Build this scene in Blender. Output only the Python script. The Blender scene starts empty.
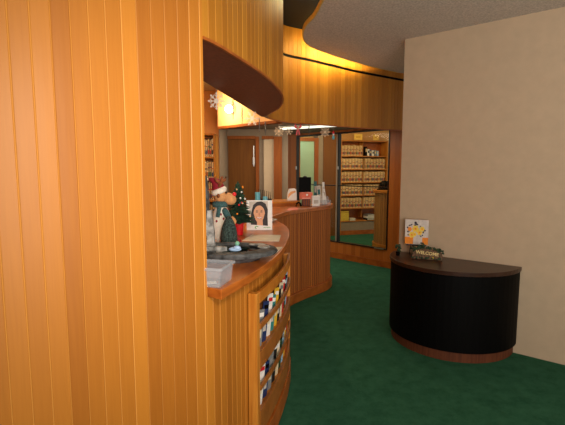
import bpy, bmesh, math, random
from mathutils import Vector, Matrix
random.seed(7)
PI = math.pi
scn = bpy.context.scene
COL = scn.collection

# ------------------------------------------------------------------ camera
F_PX = 410.0
PITCH = math.atan(42.5 / F_PX)
EYE = 1.55
cam_d = bpy.data.cameras.new('camera')
cam_d.sensor_fit = 'HORIZONTAL'
cam_d.sensor_width = 36
cam_d.lens = F_PX / 565 * 36
cam_d.clip_start = .02
cam = bpy.data.objects.new('camera', cam_d)
cam.location = (0, 0, EYE)
cam.rotation_euler = (PI / 2 - PITCH, 0, 0)
COL.objects.link(cam)
scn.camera = cam

def ray(x, y):
    a = (x - 282.5) / F_PX; b = -(y - 212.5) / F_PX
    return a, b * math.sin(PITCH) + math.cos(PITCH), b * math.cos(PITCH) - math.sin(PITCH)
def at_z(x, y, z):
    r = ray(x, y); t = (z - EYE) / r[2]
    return Vector((r[0] * t, r[1] * t, z))
def at_y(x, y, Y):
    r = ray(x, y); t = Y / r[1]
    return Vector((r[0] * t, Y, EYE + r[2] * t))

# ------------------------------------------------------------------ materials
def lin(c):
    out = []
    for v in c:
        v /= 255.0
        out.append(v / 12.92 if v <= .04045 else ((v + .055) / 1.055) ** 2.4)
    return (out[0], out[1], out[2], 1)

def new_mat(name):
    m = bpy.data.materials.new(name); m.use_nodes = True
    nt = m.node_tree
    return m, nt, nt.nodes['Principled BSDF']

def plain(name, rgb, rough=.6, var=.06, scale=40, metal=0, spec=.5, emit=None, estr=0, alpha=1, trans=0, bump=0):
    m, nt, b = new_mat(name)
    N, L = nt.nodes, nt.links
    b.inputs['Roughness'].default_value = rough
    b.inputs['Metallic'].default_value = metal
    b.inputs['Specular IOR Level'].default_value = spec
    b.inputs['Alpha'].default_value = alpha
    b.inputs['Transmission Weight'].default_value = trans
    tc = N.new('ShaderNodeTexCoord'); nz = N.new('ShaderNodeTexNoise')
    nz.inputs['Scale'].default_value = scale; nz.inputs['Detail'].default_value = 4
    L.new(tc.outputs['Object'], nz.inputs['Vector'])
    cr = N.new('ShaderNodeValToRGB')
    c = lin(rgb)
    cr.color_ramp.elements[0].position = .3; cr.color_ramp.elements[1].position = .7
    cr.color_ramp.elements[0].color = tuple(max(0, v * (1 - var * 2)) for v in c[:3]) + (1,)
    cr.color_ramp.elements[1].color = tuple(min(1, v * (1 + var * 2)) for v in c[:3]) + (1,)
    L.new(nz.outputs['Fac'], cr.inputs['Fac'])
    L.new(cr.outputs['Color'], b.inputs['Base Color'])
    if bump:
        bp = N.new('ShaderNodeBump'); bp.inputs['Strength'].default_value = bump; bp.inputs['Distance'].default_value = .01
        L.new(nz.outputs['Fac'], bp.inputs['Height']); L.new(bp.outputs['Normal'], b.inputs['Normal'])
    if emit:
        b.inputs['Emission Color'].default_value = lin(emit); b.inputs['Emission Strength'].default_value = estr
    return m

def wood(name, dark, light, rough=.38, stretch=(1, 1, .06), scale=55):
    m, nt, b = new_mat(name); N, L = nt.nodes, nt.links
    tc = N.new('ShaderNodeTexCoord'); mp = N.new('ShaderNodeMapping')
    mp.inputs['Scale'].default_value = stretch
    nz = N.new('ShaderNodeTexNoise'); nz.inputs['Scale'].default_value = scale; nz.inputs['Detail'].default_value = 5
    nz.inputs['Distortion'].default_value = .4
    L.new(tc.outputs['Object'], mp.inputs['Vector']); L.new(mp.outputs['Vector'], nz.inputs['Vector'])
    cr = N.new('ShaderNodeValToRGB')
    cr.color_ramp.elements[0].position = .3; cr.color_ramp.elements[1].position = .72
    cr.color_ramp.elements[0].color = lin(dark); cr.color_ramp.elements[1].color = lin(light)
    L.new(nz.outputs['Fac'], cr.inputs['Fac']); L.new(cr.outputs['Color'], b.inputs['Base Color'])
    b.inputs['Roughness'].default_value = rough
    b.inputs['Specular IOR Level'].default_value = .3
    return m

def boards(name, dark, light, line, w, rough=.4, linew=.10, grain=.35, lf=(.15, .55)):
    """vertical boards along u of the 'arc' uv map: tone per board, grain, pale bevelled edge"""
    m, nt, b = new_mat(name); N, L = nt.nodes, nt.links
    uv = N.new('ShaderNodeUVMap'); uv.uv_map = 'arc'
    sp = N.new('ShaderNodeSeparateXYZ'); L.new(uv.outputs['UV'], sp.inputs['Vector'])
    def mth(op, a, bv=None):
        n = N.new('ShaderNodeMath'); n.operation = op
        for k, v in enumerate((a, bv)):
            if v is None: continue
            if isinstance(v, (int, float)): n.inputs[k].default_value = v
            else: L.new(v, n.inputs[k])
        return n.outputs[0]
    q = mth('DIVIDE', sp.outputs['X'], w)
    fl = mth('FLOOR', q); fr = mth('FRACT', q)
    wn = N.new('ShaderNodeTexWhiteNoise'); wn.noise_dimensions = '1D'; L.new(fl, wn.inputs['W'])
    cb = N.new('ShaderNodeCombineXYZ')
    L.new(mth('MULTIPLY', sp.outputs['X'], 70), cb.inputs['X'])
    L.new(mth('ADD', mth('MULTIPLY', sp.outputs['Y'], 2.5), mth('MULTIPLY', wn.outputs['Value'], 37)), cb.inputs['Y'])
    nz = N.new('ShaderNodeTexNoise'); nz.inputs['Scale'].default_value = 1.6; nz.inputs['Detail'].default_value = 6
    nz.inputs['Distortion'].default_value = .7
    L.new(cb.outputs['Vector'], nz.inputs['Vector'])
    t = mth('ADD', mth('MULTIPLY', wn.outputs['Value'], 1 - grain), mth('MULTIPLY', nz.outputs['Fac'], grain))
    cr = N.new('ShaderNodeValToRGB')
    cr.color_ramp.elements[0].position = .1; cr.color_ramp.elements[1].position = .85
    cr.color_ramp.elements[0].color = lin(dark); cr.color_ramp.elements[1].color = lin(light)
    L.new(t, cr.inputs['Fac'])
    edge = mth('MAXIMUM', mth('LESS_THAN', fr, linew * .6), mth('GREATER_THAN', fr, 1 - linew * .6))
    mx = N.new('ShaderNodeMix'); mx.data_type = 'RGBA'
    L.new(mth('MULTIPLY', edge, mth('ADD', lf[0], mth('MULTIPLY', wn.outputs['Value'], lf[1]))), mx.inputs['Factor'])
    L.new(cr.outputs['Color'], mx.inputs['A']); mx.inputs['B'].default_value = lin(line)  # a pale line colour paints the bevel highlight onto the board edges
    L.new(mx.outputs['Result'], b.inputs['Base Color'])
    b.inputs['Roughness'].default_value = rough
    b.inputs['Specular IOR Level'].default_value = .3
    return m

def carpet_mat():
    m, nt, b = new_mat('green_carpet'); N, L = nt.nodes, nt.links
    tc = N.new('ShaderNodeTexCoord')
    a = N.new('ShaderNodeTexNoise'); a.inputs['Scale'].default_value = 9; a.inputs['Detail'].default_value = 8; a.inputs['Roughness'].default_value = .75
    c = N.new('ShaderNodeTexNoise'); c.inputs['Scale'].default_value = 260
    L.new(tc.outputs['Object'], a.inputs['Vector']); L.new(tc.outputs['Object'], c.inputs['Vector'])
    mx = N.new('ShaderNodeMath'); mx.operation = 'MULTIPLY_ADD'; mx.inputs[1].default_value = .35
    L.new(c.outputs['Fac'], mx.inputs[0])
    L.new(a.outputs['Fac'], mx.inputs[2])
    cr = N.new('ShaderNodeValToRGB')
    cr.color_ramp.elements[0].position = .45; cr.color_ramp.elements[1].position = .9
    cr.color_ramp.elements[0].color = lin((32, 78, 56)); cr.color_ramp.elements[1].color = lin((56, 108, 82))
    L.new(mx.outputs[0], cr.inputs['Fac']); L.new(cr.outputs['Color'], b.inputs['Base Color'])
    bp = N.new('ShaderNodeBump'); bp.inputs['Strength'].default_value = .5; bp.inputs['Distance'].default_value = .004
    L.new(c.outputs['Fac'], bp.inputs['Height']); L.new(bp.outputs['Normal'], b.inputs['Normal'])
    b.inputs['Roughness'].default_value = .95; b.inputs['Specular IOR Level'].default_value = .1
    return m

def glass_mat(name, tint, mixf):
    m = bpy.data.materials.new(name); m.use_nodes = True
    nt = m.node_tree; N, L = nt.nodes, nt.links
    N.remove(N['Principled BSDF'])
    tr = N.new('ShaderNodeBsdfTransparent'); tr.inputs['Color'].default_value = tint
    gl = N.new('ShaderNodeBsdfGlossy'); gl.inputs['Roughness'].default_value = .02
    mx = N.new('ShaderNodeMixShader'); mx.inputs['Fac'].default_value = mixf
    L.new(tr.outputs[0], mx.inputs[1]); L.new(gl.outputs[0], mx.inputs[2])
    L.new(mx.outputs[0], N['Material Output'].inputs['Surface'])
    return m

M = {}
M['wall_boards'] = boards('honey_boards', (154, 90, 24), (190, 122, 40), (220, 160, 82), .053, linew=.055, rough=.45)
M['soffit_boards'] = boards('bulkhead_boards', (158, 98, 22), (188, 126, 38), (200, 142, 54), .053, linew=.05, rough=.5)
M['front_boards'] = boards('counter_boards', (148, 78, 24), (184, 106, 38), (62, 28, 8), .042, linew=.2, lf=(.75, .2), rough=.6)
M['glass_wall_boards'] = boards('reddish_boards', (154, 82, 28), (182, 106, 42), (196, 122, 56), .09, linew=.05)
M['oak'] = wood('honey_oak', (164, 92, 26), (202, 130, 46), stretch=(.25, .25, .25), scale=40)
M['oak_v'] = wood('honey_oak_upright', (170, 100, 30), (212, 144, 58))
M['top'] = wood('polished_counter_top', (146, 74, 22), (188, 106, 38), rough=.3, stretch=(.5, .12, 1), scale=35)
M['red_oak'] = wood('reddish_oak', (142, 72, 24), (176, 98, 36), stretch=(.25, .25, .25), scale=40)
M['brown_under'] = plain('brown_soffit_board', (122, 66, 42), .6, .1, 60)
M['door_brown'] = wood('brown_door', (104, 60, 16), (120, 74, 22), scale=30, rough=.75)
M['frame_brown'] = wood('brown_door_frame', (126, 64, 20), (150, 82, 28), rough=.75)
M['carpet'] = carpet_mat()
M['canopy'] = plain('grey_textured_plaster', (198, 188, 178), .9, .12, 70, bump=.35)
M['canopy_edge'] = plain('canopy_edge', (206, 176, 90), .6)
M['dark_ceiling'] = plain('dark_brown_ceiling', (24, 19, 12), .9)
M['beige'] = plain('beige_paint', (196, 174, 146), .8, .02, 12)
M['peach'] = plain('peach_paint', (228, 186, 130), .8, .02, 8)
M['orange_paint'] = plain('orange_paint', (236, 160, 84), .8, .02, 8)
M['mauve'] = plain('mauve_grey_paint', (142, 124, 104), .85, .03, 10)
M['pale_green'] = plain('pale_green_paint', (150, 176, 146), .8, .02, 6)
M['tan'] = plain('tan_paint', (206, 160, 100), .8, .03, 6)
M['black'] = plain('black_laminate', (5, 4, 4), .6, .05, 30, spec=.08)
M['black_metal'] = plain('black_metal', (14, 13, 13), .35, .05)
M['dark_top'] = wood('dark_walnut_top', (44, 24, 16), (66, 38, 24), rough=.3, stretch=(1, .1, 1))
M['silver'] = plain('brushed_silver', (190, 188, 184), .3, .03, metal=.9)
M['slate'] = plain('dark_slate', (72, 74, 76), .7, .45, 22, bump=.8)
M['slate_light'] = plain('pale_slate', (150, 150, 148), .7, .35, 30, bump=.8)
M['water'] = plain('dark_water', (18, 18, 22), .05, .05)
M['plastic'] = plain('clear_plastic', (190, 196, 206), .15, .02, alpha=.24)
M['white'] = plain('white_card', (236, 234, 230), .6, .02)
M['paper'] = plain('grey_paper', (204, 196, 178), .5, .06, 12)
M['red'] = plain('red_felt', (140, 14, 36), .8, .08)
M['red_pot'] = plain('red_plastic', (196, 16, 30), .35, .05)
M['bright_red'] = plain('bright_red', (226, 30, 40), .4, .04)
M['tan_plush'] = plain('tan_plush', (206, 148, 96), .9, .08, 60)
M['brown_plush'] = plain('brown_plush', (136, 74, 36), .9, .1, 60)
M['white_plush'] = plain('white_plush', (232, 222, 208), .95, .05, 60, bump=.4)
M['teal_knit'] = plain('teal_knit', (58, 92, 94), .95, .3, 160, bump=.5)
M['fir'] = plain('fir_green', (28, 60, 40), .8, .35, 90, bump=.5)
M['leaf'] = plain('dark_leaf', (40, 62, 36), .7, .3, 60)
M['skin'] = plain('printed_skin', (222, 160, 120), .6, .03)
M['hair'] = plain('printed_dark_hair', (36, 22, 22), .6, .05)
M['logo_green'] = plain('green_print', (60, 160, 60), .6)
M['lip'] = plain('printed_lip', (176, 66, 66), .6)
M['photo_grey'] = plain('photo_background', (196, 186, 176), .7, .1, 20)
M['cyan'] = plain('light_blue_plastic', (96, 180, 206), .35, .03)
M['teal'] = plain('teal_paper', (30, 96, 100), .5)
M['pink'] = plain('coral_card', (222, 110, 84), .6, .05)
M['box_brown'] = plain('dark_red_brown', (92, 44, 36), .6, .1)
M['orange'] = plain('orange_print', (242, 140, 24), .6, .03)
M['yellow'] = plain('yellow_print', (244, 206, 70), .6, .05)
M['dark_print'] = plain('dark_print', (54, 50, 62), .7)
M['rock'] = plain('brown_stone', (108, 82, 60), .85, .25, 50, bump=.7)
M['cream_text'] = plain('cream_letters', (232, 206, 140), .6)
M['folder'] = plain('cream_folder', (226, 196, 146), .7, .06)
M['folder_b'] = plain('tan_folder', (196, 160, 108), .7, .06)
M['snow'] = plain('frosted_plastic', (240, 226, 206), .3, .03, alpha=.75)
M['snow_gold'] = plain('pale_gold_ornament', (216, 184, 140), .4, .05)
M['icicle'] = plain('dark_silver_twist', (96, 92, 88), .35, .1, metal=.5)
M['thread'] = plain('nylon_thread', (170, 160, 150), .6)
M['glow'] = plain('lamp_globe', (255, 240, 210), .4, emit=(255, 214, 150), estr=14)
M['tube'] = plain('lamp_tube', (255, 250, 235), .4, emit=(255, 246, 214), estr=7)
M['tube_dim'] = plain('office_lamp_lens', (240, 240, 230), .4, emit=(244, 246, 226), estr=1.3)
M['lamp_body'] = plain('white_enamel', (210, 206, 196), .5)
M['glass'] = glass_mat('window_glass', (.93, .95, .92, 1), .008)

# ------------------------------------------------------------------ mesh helpers
def obj(name, bm, mats, parent=None, smooth=False, bevel=0, uv=None):
    bmesh.ops.recalc_face_normals(bm, faces=bm.faces)
    me = bpy.data.meshes.new(name)
    bm.to_mesh(me); bm.free()
    if not isinstance(mats, (list, tuple)): mats = [mats]
    for x in mats: me.materials.append(M[x] if isinstance(x, str) else x)
    if smooth:
        for p in me.polygons: p.use_smooth = True
    o = bpy.data.objects.new(name, me); COL.objects.link(o)
    if parent: o.parent = parent
    if bevel:
        b = o.modifiers.new('bevel', 'BEVEL'); b.width = bevel; b.segments = 2; b.limit_method = 'ANGLE'
    return o

def tag(o, label, cat, group=None, kind=None):
    o['label'] = label; o['category'] = cat
    if group: o['group'] = group
    if kind: o['kind'] = kind
    return o
def struct(o, label=None):
    o['kind'] = 'structure'
    if label: o['label'] = label
    return o
def empty(name, loc, label, cat, rz=0, group=None):
    o = bpy.data.objects.new(name, None); COL.objects.link(o)
    o.empty_display_size = .05
    o.location = loc; o.rotation_euler = (0, 0, rz)
    return tag(o, label, cat, group)

def box(bm, c, s, rz=0, rx=0, ry=0, mi=0):
    mt = Matrix.Translation(c) @ Matrix.Rotation(rz, 4, 'Z') @ Matrix.Rotation(ry, 4, 'Y') @ Matrix.Rotation(rx, 4, 'X') @ Matrix.Diagonal((s[0], s[1], s[2], 1))
    r = bmesh.ops.create_cube(bm, size=1, matrix=mt)
    for f in {f for v in r['verts'] for f in v.link_faces}: f.material_index = mi
    return bm
def B(c, s, **k): return box(bmesh.new(), c, s, **k)
def prism(bm, poly, z0, z1, mi=0):
    lo = [bm.verts.new((p[0], p[1], z0)) for p in poly]; hi = [bm.verts.new((p[0], p[1], z1)) for p in poly]
    n = len(poly); fs = [bm.faces.new(lo[::-1]), bm.faces.new(hi)]
    for i in range(n): fs.append(bm.faces.new((lo[i], lo[(i + 1) % n], hi[(i + 1) % n], hi[i])))
    for f in fs: f.material_index = mi
    bmesh.ops.triangulate(bm, faces=fs[:2])
    return bm
def P(poly, z0, z1): return prism(bmesh.new(), poly, z0, z1)
def lathe(bm, prof, c=(0, 0, 0), n=24, a0=0, a1=2 * PI, mi=0, mat=None):
    full = abs(a1 - a0 - 2 * PI) < 1e-6
    k = n if full else n + 1
    rings = []
    for r, z in prof:
        if r < 1e-6:
            v = bm.verts.new((c[0], c[1], c[2] + z)); rings.append([v] * k)
        else:
            rings.append([bm.verts.new((c[0] + r * math.cos(a0 + (a1 - a0) * i / n), c[1] + r * math.sin(a0 + (a1 - a0) * i / n), c[2] + z)) for i in range(k)])
    for a, b in zip(rings, rings[1:]):
        for i in range(n):
            j = (i + 1) % k
            vs = []
            for v in (a[i], a[j], b[j], b[i]):
                if v not in vs: vs.append(v)
            if len(vs) >= 3:
                f = bm.faces.new(vs); f.material_index = mi
    for ring, z in ((rings[0], 0), (rings[-1], 1)):
        if full and ring[0] is not ring[1]:
            f = bm.faces.new(ring if z else ring[::-1]); f.material_index = mi
    if mat: bmesh.ops.transform(bm, matrix=mat, verts=[v for r in rings for v in set(r)])
    return bm
def ball(bm, c, s, n=16, rot=None, mi=0):
    mt = Matrix.Translation(c)
    if rot is not None: mt = mt @ rot
    mt = mt @ Matrix.Diagonal((s[0], s[1], s[2], 1))
    r = bmesh.ops.create_uvsphere(bm, u_segments=n, v_segments=max(6, n * 2 // 3), radius=1, matrix=mt)
    for f in {f for v in r['verts'] for f in v.link_faces}: f.material_index = mi
    return bm
def tube(bm, pts, r, n=8, mi=0):
    pts = [Vector(p) for p in pts]; rings = []
    for i, p in enumerate(pts):
        d = (pts[min(i + 1, len(pts) - 1)] - pts[max(i - 1, 0)]).normalized()
        a = d.cross(Vector((0, 0, 1)) if abs(d.z) < .9 else Vector((1, 0, 0))).normalized(); b = d.cross(a)
        rr = r[i] if isinstance(r, (list, tuple)) else r
        rings.append([bm.verts.new(p + a * rr * math.cos(2 * PI * k / n) + b * rr * math.sin(2 * PI * k / n)) for k in range(n)])
    for A, C in zip(rings, rings[1:]):
        for k in range(n):
            f = bm.faces.new((A[k], A[(k + 1) % n], C[(k + 1) % n], C[k])); f.material_index = mi
    bm.faces.new(rings[0]); bm.faces.new(rings[-1][::-1])
    return bm
def ngon_plate(bm, pts, y0, y1, mi=0):
    """outline in x,z given a thickness along y"""
    lo = [bm.verts.new((p[0], y0, p[1])) for p in pts]; hi = [bm.verts.new((p[0], y1, p[1])) for p in pts]
    n = len(pts); fs = [bm.faces.new(lo), bm.faces.new(hi[::-1])]
    for i in range(n): fs.append(bm.faces.new((lo[i], lo[(i + 1) % n], hi[(i + 1) % n], hi[i])))
    for f in fs: f.material_index = mi
    return bm
def oval(cx, cz, rx, rz, n=20, a0=0, a1=2 * PI):
    return [(cx + rx * math.cos(a0 + (a1 - a0) * i / n), cz + rz * math.sin(a0 + (a1 - a0) * i / n)) for i in range(n)]

class Path:
    def __init__(s, pts, n=24):
        p = [Vector((a, b)) for a, b in pts]
        p = [p[0] * 2 - p[1]] + p + [p[-1] * 2 - p[-2]]
        d = []
        for i in range(1, len(p) - 2):
            t0 = 0.; ts = [0]
            for a, b in ((0, 1), (1, 2), (2, 3)): ts.append(ts[-1] + (p[i - 1 + b] - p[i - 1 + a]).length ** .5)
            q = p[i - 1:i + 3]
            for k in range(n):
                t = ts[1] + (ts[2] - ts[1]) * k / n
                def l(A, C, ta, tc): return A * ((tc - t) / (tc - ta)) + C * ((t - ta) / (tc - ta))
                a1 = l(q[0], q[1], ts[0], ts[1]); a2 = l(q[1], q[2], ts[1], ts[2]); a3 = l(q[2], q[3], ts[2], ts[3])
                b1 = l(a1, a2, ts[0], ts[2]); b2 = l(a2, a3, ts[1], ts[3])
                d.append(l(b1, b2, ts[1], ts[2]))
        d.append(p[-2]); s.d = d
        s.c = [0]
        for a, b in zip(d, d[1:]): s.c.append(s.c[-1] + (b - a).length)
        s.L = s.c[-1]
    def _i(s, t):
        import bisect
        return max(0, min(len(s.d) - 2, bisect.bisect_right(s.c, t) - 1))
    def at(s, t):
        i = s._i(t); u = (t - s.c[i]) / (s.c[i + 1] - s.c[i]); return s.d[i].lerp(s.d[i + 1], u)
    def nrm(s, t):
        e = .02; d = (s.at(min(s.L, t + e)) - s.at(max(0, t - e))).normalized(); return Vector((d.y, -d.x))
    def off(s, t, o):
        return s.at(t) + s.nrm(t) * o
    def near(s, x, y):
        return min(range(len(s.d)), key=lambda i: (s.d[i] - Vector((x, y))).length) and s.c[min(range(len(s.d)), key=lambda i: (s.d[i] - Vector((x, y))).length)]
    def pts(s, a, b, step=.04, o=0):
        n = max(2, int((b - a) / step)); return [s.off(a + (b - a) * i / n, o) for i in range(n + 1)]

def ribbon(path, a, b, z0, z1, o_out=0, thick=.05, w=None, groove=.002, edge=.003, zfun=None, step=.03):
    """solid strip following a plan curve, boards of width w grooved into its outer face, uv = arc length"""
    S = [a]
    if w:
        k = math.floor(a / w)
        while True:
            for e in (-edge, 0, edge, w * .5):
                t = k * w + e
                if a + 1e-4 < t < b - 1e-4: S.append(t)
            k += 1
            if k * w - edge > b: break
        S = sorted(S)
    else:
        n = max(2, int((b - a) / step)); S = [a + (b - a) * i / n for i in range(n)]
    S.append(b)
    bm = bmesh.new(); uv = bm.loops.layers.uv.new('arc'); G = []
    Z0, Z1 = z0, z1
    for t in S:
        if callable(Z0): z0 = Z0(t)
        if callable(Z1): z1 = Z1(t)
        g = 0
        if w:
            r = t / w; r = abs(r - round(r)) * w
            g = groove if r < 1e-4 else 0
        po = path.off(t, o_out - g); pi = path.off(t, o_out - thick)
        G.append((t, bm.verts.new((po.x, po.y, z0)), bm.verts.new((po.x, po.y, z1)), bm.verts.new((pi.x, pi.y, z0)), bm.verts.new((pi.x, pi.y, z1))))
    z0 = Z0(a) if callable(Z0) else Z0; z1 = Z1(a) if callable(Z1) else Z1
    def face(vs, us):
        f = bm.faces.new(vs)
        for l, u in zip(f.loops, us): l[uv].uv = u
    for A, C in zip(G, G[1:]):
        u0, u1 = A[0], C[0]
        face((A[1], C[1], C[2], A[2]), ((u0, z0), (u1, z0), (u1, z1), (u0, z1)))
        face((A[3], A[4], C[4], C[3]), ((u0, z0), (u0, z1), (u1, z1), (u1, z0)))
        face((A[2], C[2], C[4], A[4]), ((u0, z1), (u1, z1), (u1, z1), (u0, z1)))
        face((A[1], A[3], C[3], C[1]), ((u0, z0), (u0, z0), (u1, z0), (u1, z0)))
    for A in (G[0], G[-1]):
        face((A[1], A[2], A[4], A[3]), ((A[0], z0), (A[0], z1), (A[0] + .01, z1), (A[0] + .01, z0)))
    return bm

def seg_path(p, q): return Path([p, ((p[0] + q[0]) / 2, (p[1] + q[1]) / 2), q], 4)

# ------------------------------------------------------------------ the setting
W = Path([(-2.3, .66), (-1.6, .80), (-1.05, .995), (-.70, 1.22), (-.49, 1.43), (-.309, 1.645), (-.195, 1.95), (-.10, 2.27), (-.035, 2.58), (0, 2.87),
          (.0, 3.17), (-.035, 3.47), (-.105, 3.74), (-.145, 3.95), (-.10, 4.20), (.03, 4.45), (.30, 4.62), (.67, 4.88), (.86, 5.01),
          (1.32, 5.26), (1.57, 5.39), (2.4, 5.80)])
SJ = W.near(-.309, 1.645); ST = W.near(.0, 3.17); SV = W.near(-.145, 3.95)
ZS = 2.065; ZTOP = 3.05; ZC = 2.775
COUNTER_Z = 1.07

struct(obj('floor', B((0.5, 4.6, -.025), (7, 14, .05)), 'carpet'), 'deep green carpet floor')
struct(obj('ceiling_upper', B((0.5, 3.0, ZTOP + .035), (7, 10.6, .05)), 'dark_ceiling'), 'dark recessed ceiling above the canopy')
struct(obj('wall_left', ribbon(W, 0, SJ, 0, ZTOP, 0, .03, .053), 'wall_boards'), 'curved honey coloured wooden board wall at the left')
SR = W.near(1.57, 5.39)
def seam(t): return 2.80 - .11 * max(0, min(1.1, (t - ST) / (SR - ST)))
# soffit and bulkhead sweep above the counters
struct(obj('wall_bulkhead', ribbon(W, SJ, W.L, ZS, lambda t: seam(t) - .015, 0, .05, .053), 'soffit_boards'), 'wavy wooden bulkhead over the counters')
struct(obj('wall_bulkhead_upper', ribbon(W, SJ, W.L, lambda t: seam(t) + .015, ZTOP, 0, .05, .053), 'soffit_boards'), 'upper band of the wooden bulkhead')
struct(obj('trim_1', ribbon(W, SV - .1, W.L, lambda t: seam(t) - .0149, lambda t: seam(t) + .0149, -.012, .035), 'black'), 'thin dark seam line round the bulkhead')
struct(obj('trim_2', ribbon(W, SJ, W.L, ZS - .012, ZS, .004, .012), 'red_oak'), 'thin wood edge under the bulkhead')
inner = [(-.196, 4.0), (-.453, 2.4), (-.56, 1.73)]
under = [tuple(v) for v in W.pts(SJ, SV - .02, .05, -.009)] + inner
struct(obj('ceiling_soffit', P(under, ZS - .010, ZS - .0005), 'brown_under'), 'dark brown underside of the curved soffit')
struct(obj('wall_soffit_inside', P([(-.196, 4.0), (-.453, 2.4), (-.56, 1.73), (-.53, 1.72), (-.425, 2.4), (-.215, 3.72)], ZS + .03, 2.68), 'peach'))
# canopy
can_px = [(322, 4.5), (315, 17), (306, 27), (303.8, 37), (309, 45), (330, 54), (354, 61.5), (374, 67), (405, 74)]
cp = [(.45, -2.0), (.43, .5), (.40, 2.0), (.345, 2.75)] + [tuple(at_z(x, y, ZC).xy) for x, y in can_px]
canp = Path(cp, 12)
cpoly = [tuple(v) for v in canp.d] + [(2.3, 5.68), (3.6, 5.0), (3.6, -2.0)]
struct(obj('ceiling', P(cpoly, ZC, ZC + .032), 'canopy'), 'grey textured hanging ceiling with a curved edge')
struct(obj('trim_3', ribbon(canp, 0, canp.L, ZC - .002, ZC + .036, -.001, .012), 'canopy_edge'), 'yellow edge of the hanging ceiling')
# beige wall
bw0 = at_z(405, 39.5, ZC).xy; bw1 = at_z(439, 32.5, ZC).xy
bd = (bw1 - bw0).normalized(); bn = Vector((-abs(bd.y), -abs(bd.x)))
if bn.dot(-bw0) < 0: bn = -bn
far = bw0 + bd * 2.6
struct(obj('wall_right', P([tuple(bw0), tuple(far), tuple(far - bn * .14), tuple(bw0 + Vector((.10, .12)))], 0, ZC), 'beige'), 'beige painted wall at the right')

# wall with the glazing
gA = Vector((1.678, 6.394)); gB = Vector((.869, 7.222))
gd = (gA - gB).normalized(); gn = Vector((gd.y, -gd.x))        # gn faces the camera
def g_at(px, y=None):
    """distance along the glazed wall from gB for an image column"""
    k = (px - 282.5) / F_PX
    # X = k' * depth along pitch; solve on the ground plane at eye height
    kk = k / math.cos(PITCH)
    t = (kk * gB.y - gB.x) / (gd.x - kk * gd.y)
    return t
def gp(t, o=0): return gB + gd * t + gn * o
t0, t1, t2 = g_at(296.5), g_at(337.6), g_at(388)
te = g_at(430)
tb = g_at(284.5)
GZ0, GZ1 = .285, 2.19
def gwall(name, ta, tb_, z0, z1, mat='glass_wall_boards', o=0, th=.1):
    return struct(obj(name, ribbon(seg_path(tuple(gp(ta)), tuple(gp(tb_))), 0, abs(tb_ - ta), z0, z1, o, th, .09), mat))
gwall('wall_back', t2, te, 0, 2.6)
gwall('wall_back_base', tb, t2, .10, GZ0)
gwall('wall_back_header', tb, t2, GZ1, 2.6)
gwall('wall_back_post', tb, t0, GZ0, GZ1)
bbp = seg_path(tuple(gp(tb)), tuple(gp(te)))
struct(obj('baseboard_back', ribbon(bbp, 0, bbp.L, 0, .10, .015, .03), 'red_oak'), 'wood baseboard under the glazing')
def gbox(bm, ta, tb_, z0, z1, o0, o1, mi=0):
    a, b, c, d = gp(ta, o0), gp(tb_, o0), gp(tb_, o1), gp(ta, o1)
    return prism(bm, [tuple(a), tuple(b), tuple(c), tuple(d)], z0, z1, mi)
for k, (a, b) in enumerate(((t0, t1), (t1, t2))):
    w_ = .014
    bm = bmesh.new()
    gbox(bm, a, b, GZ0, GZ0 + w_, -.06, .012); gbox(bm, a, b, GZ1 - w_ - .01, GZ1, -.06, .012)
    gbox(bm, a, a + w_, GZ0 + w_, GZ1 - w_ - .01, -.06, .012); gbox(bm, b - w_, b, GZ0 + w_, GZ1 - w_ - .01, -.06, .012)
    wo = struct(obj('window_%d' % (k + 1), bm, 'black_metal'), ('left' if k == 0 else 'right') + ' black framed glass panel in the back wall')
    obj('rail', gbox(bmesh.new(), a + w_, b - w_, 1.272, 1.288, -.05, .005), 'black_metal', wo)
    obj('glass_pane', gbox(bmesh.new(), a + w_, b - w_, GZ0 + w_, 1.272, -.028, -.02), 'glass', wo)
    obj('glass_pane', gbox(bmesh.new(), a + w_, b - w_, 1.288, GZ1 - w_ - .01, -.028, -.02), 'glass', wo)
    if k == 1:
        obj('silver_stile', gbox(bmesh.new(), a - .03, a - .002, GZ0 + w_, GZ1 - w_ - .01, .0125, .022), 'mauve', wo)
        obj('latch', gbox(bmesh.new(), a + .0, a + .018, 1.56, 1.61, .013, .03), 'silver', wo)
        obj('track_clip', gbox(bmesh.new(), b - .22, b - .05, GZ0 + .004, GZ0 + .016, .013, .03), 'silver', wo)
    else:
        obj('latch', gbox(bmesh.new(), a + .0, a + .018, 1.56, 1.62, .013, .03), 'silver', wo)

# office behind the counters
BW = 6.9
def bx(px): return (px - 282.5) / F_PX * BW / math.cos(PITCH) * 1.0
XR = -.93
struct(obj('wall_office_left', P([(-2.6, 6.08), (XR, 6.08), (XR, 6.0 + .9), (XR - .1, 6.9), (XR - .1, 6.16), (-2.6, 6.16)], 0, 2.7), 'orange_paint'), 'peach office wall over the file shelves')
struct(obj('wall_office_side', B((-2.64, 3.45, 1.35), (.08, 5.4, 2.7)), 'orange_paint'), 'orange office side wall behind the near counter')
struct(obj('wall_office_return', B((XR + .008, 6.47, 1.35), (.012, .84, 2.7)), 'mauve'))
x_d0, x_d1 = XR + .02, bx(256)
struct(obj('wall_office_back', P([(XR, BW + .05), (bx(288), BW + .05), (bx(288), BW + .13), (XR, BW + .13)], 0, 2.24), 'mauve'), 'mauve grey office wall')
d1 = struct(obj('door_1', B(((x_d0 + x_d1) / 2, BW + .02, 1.03), (x_d1 - x_d0 - .01, .04, 2.06)), 'door_brown'), 'plain brown office door')
bm = bmesh.new()
box(bm, (x_d1 + .03, BW, 1.05), (.055, .09, 2.1)); box(bm, ((x_d0 + x_d1) / 2, BW, 2.085), (x_d1 - x_d0, .09, .05))
obj('door_frame', bm, 'frame_brown', d1)
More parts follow.
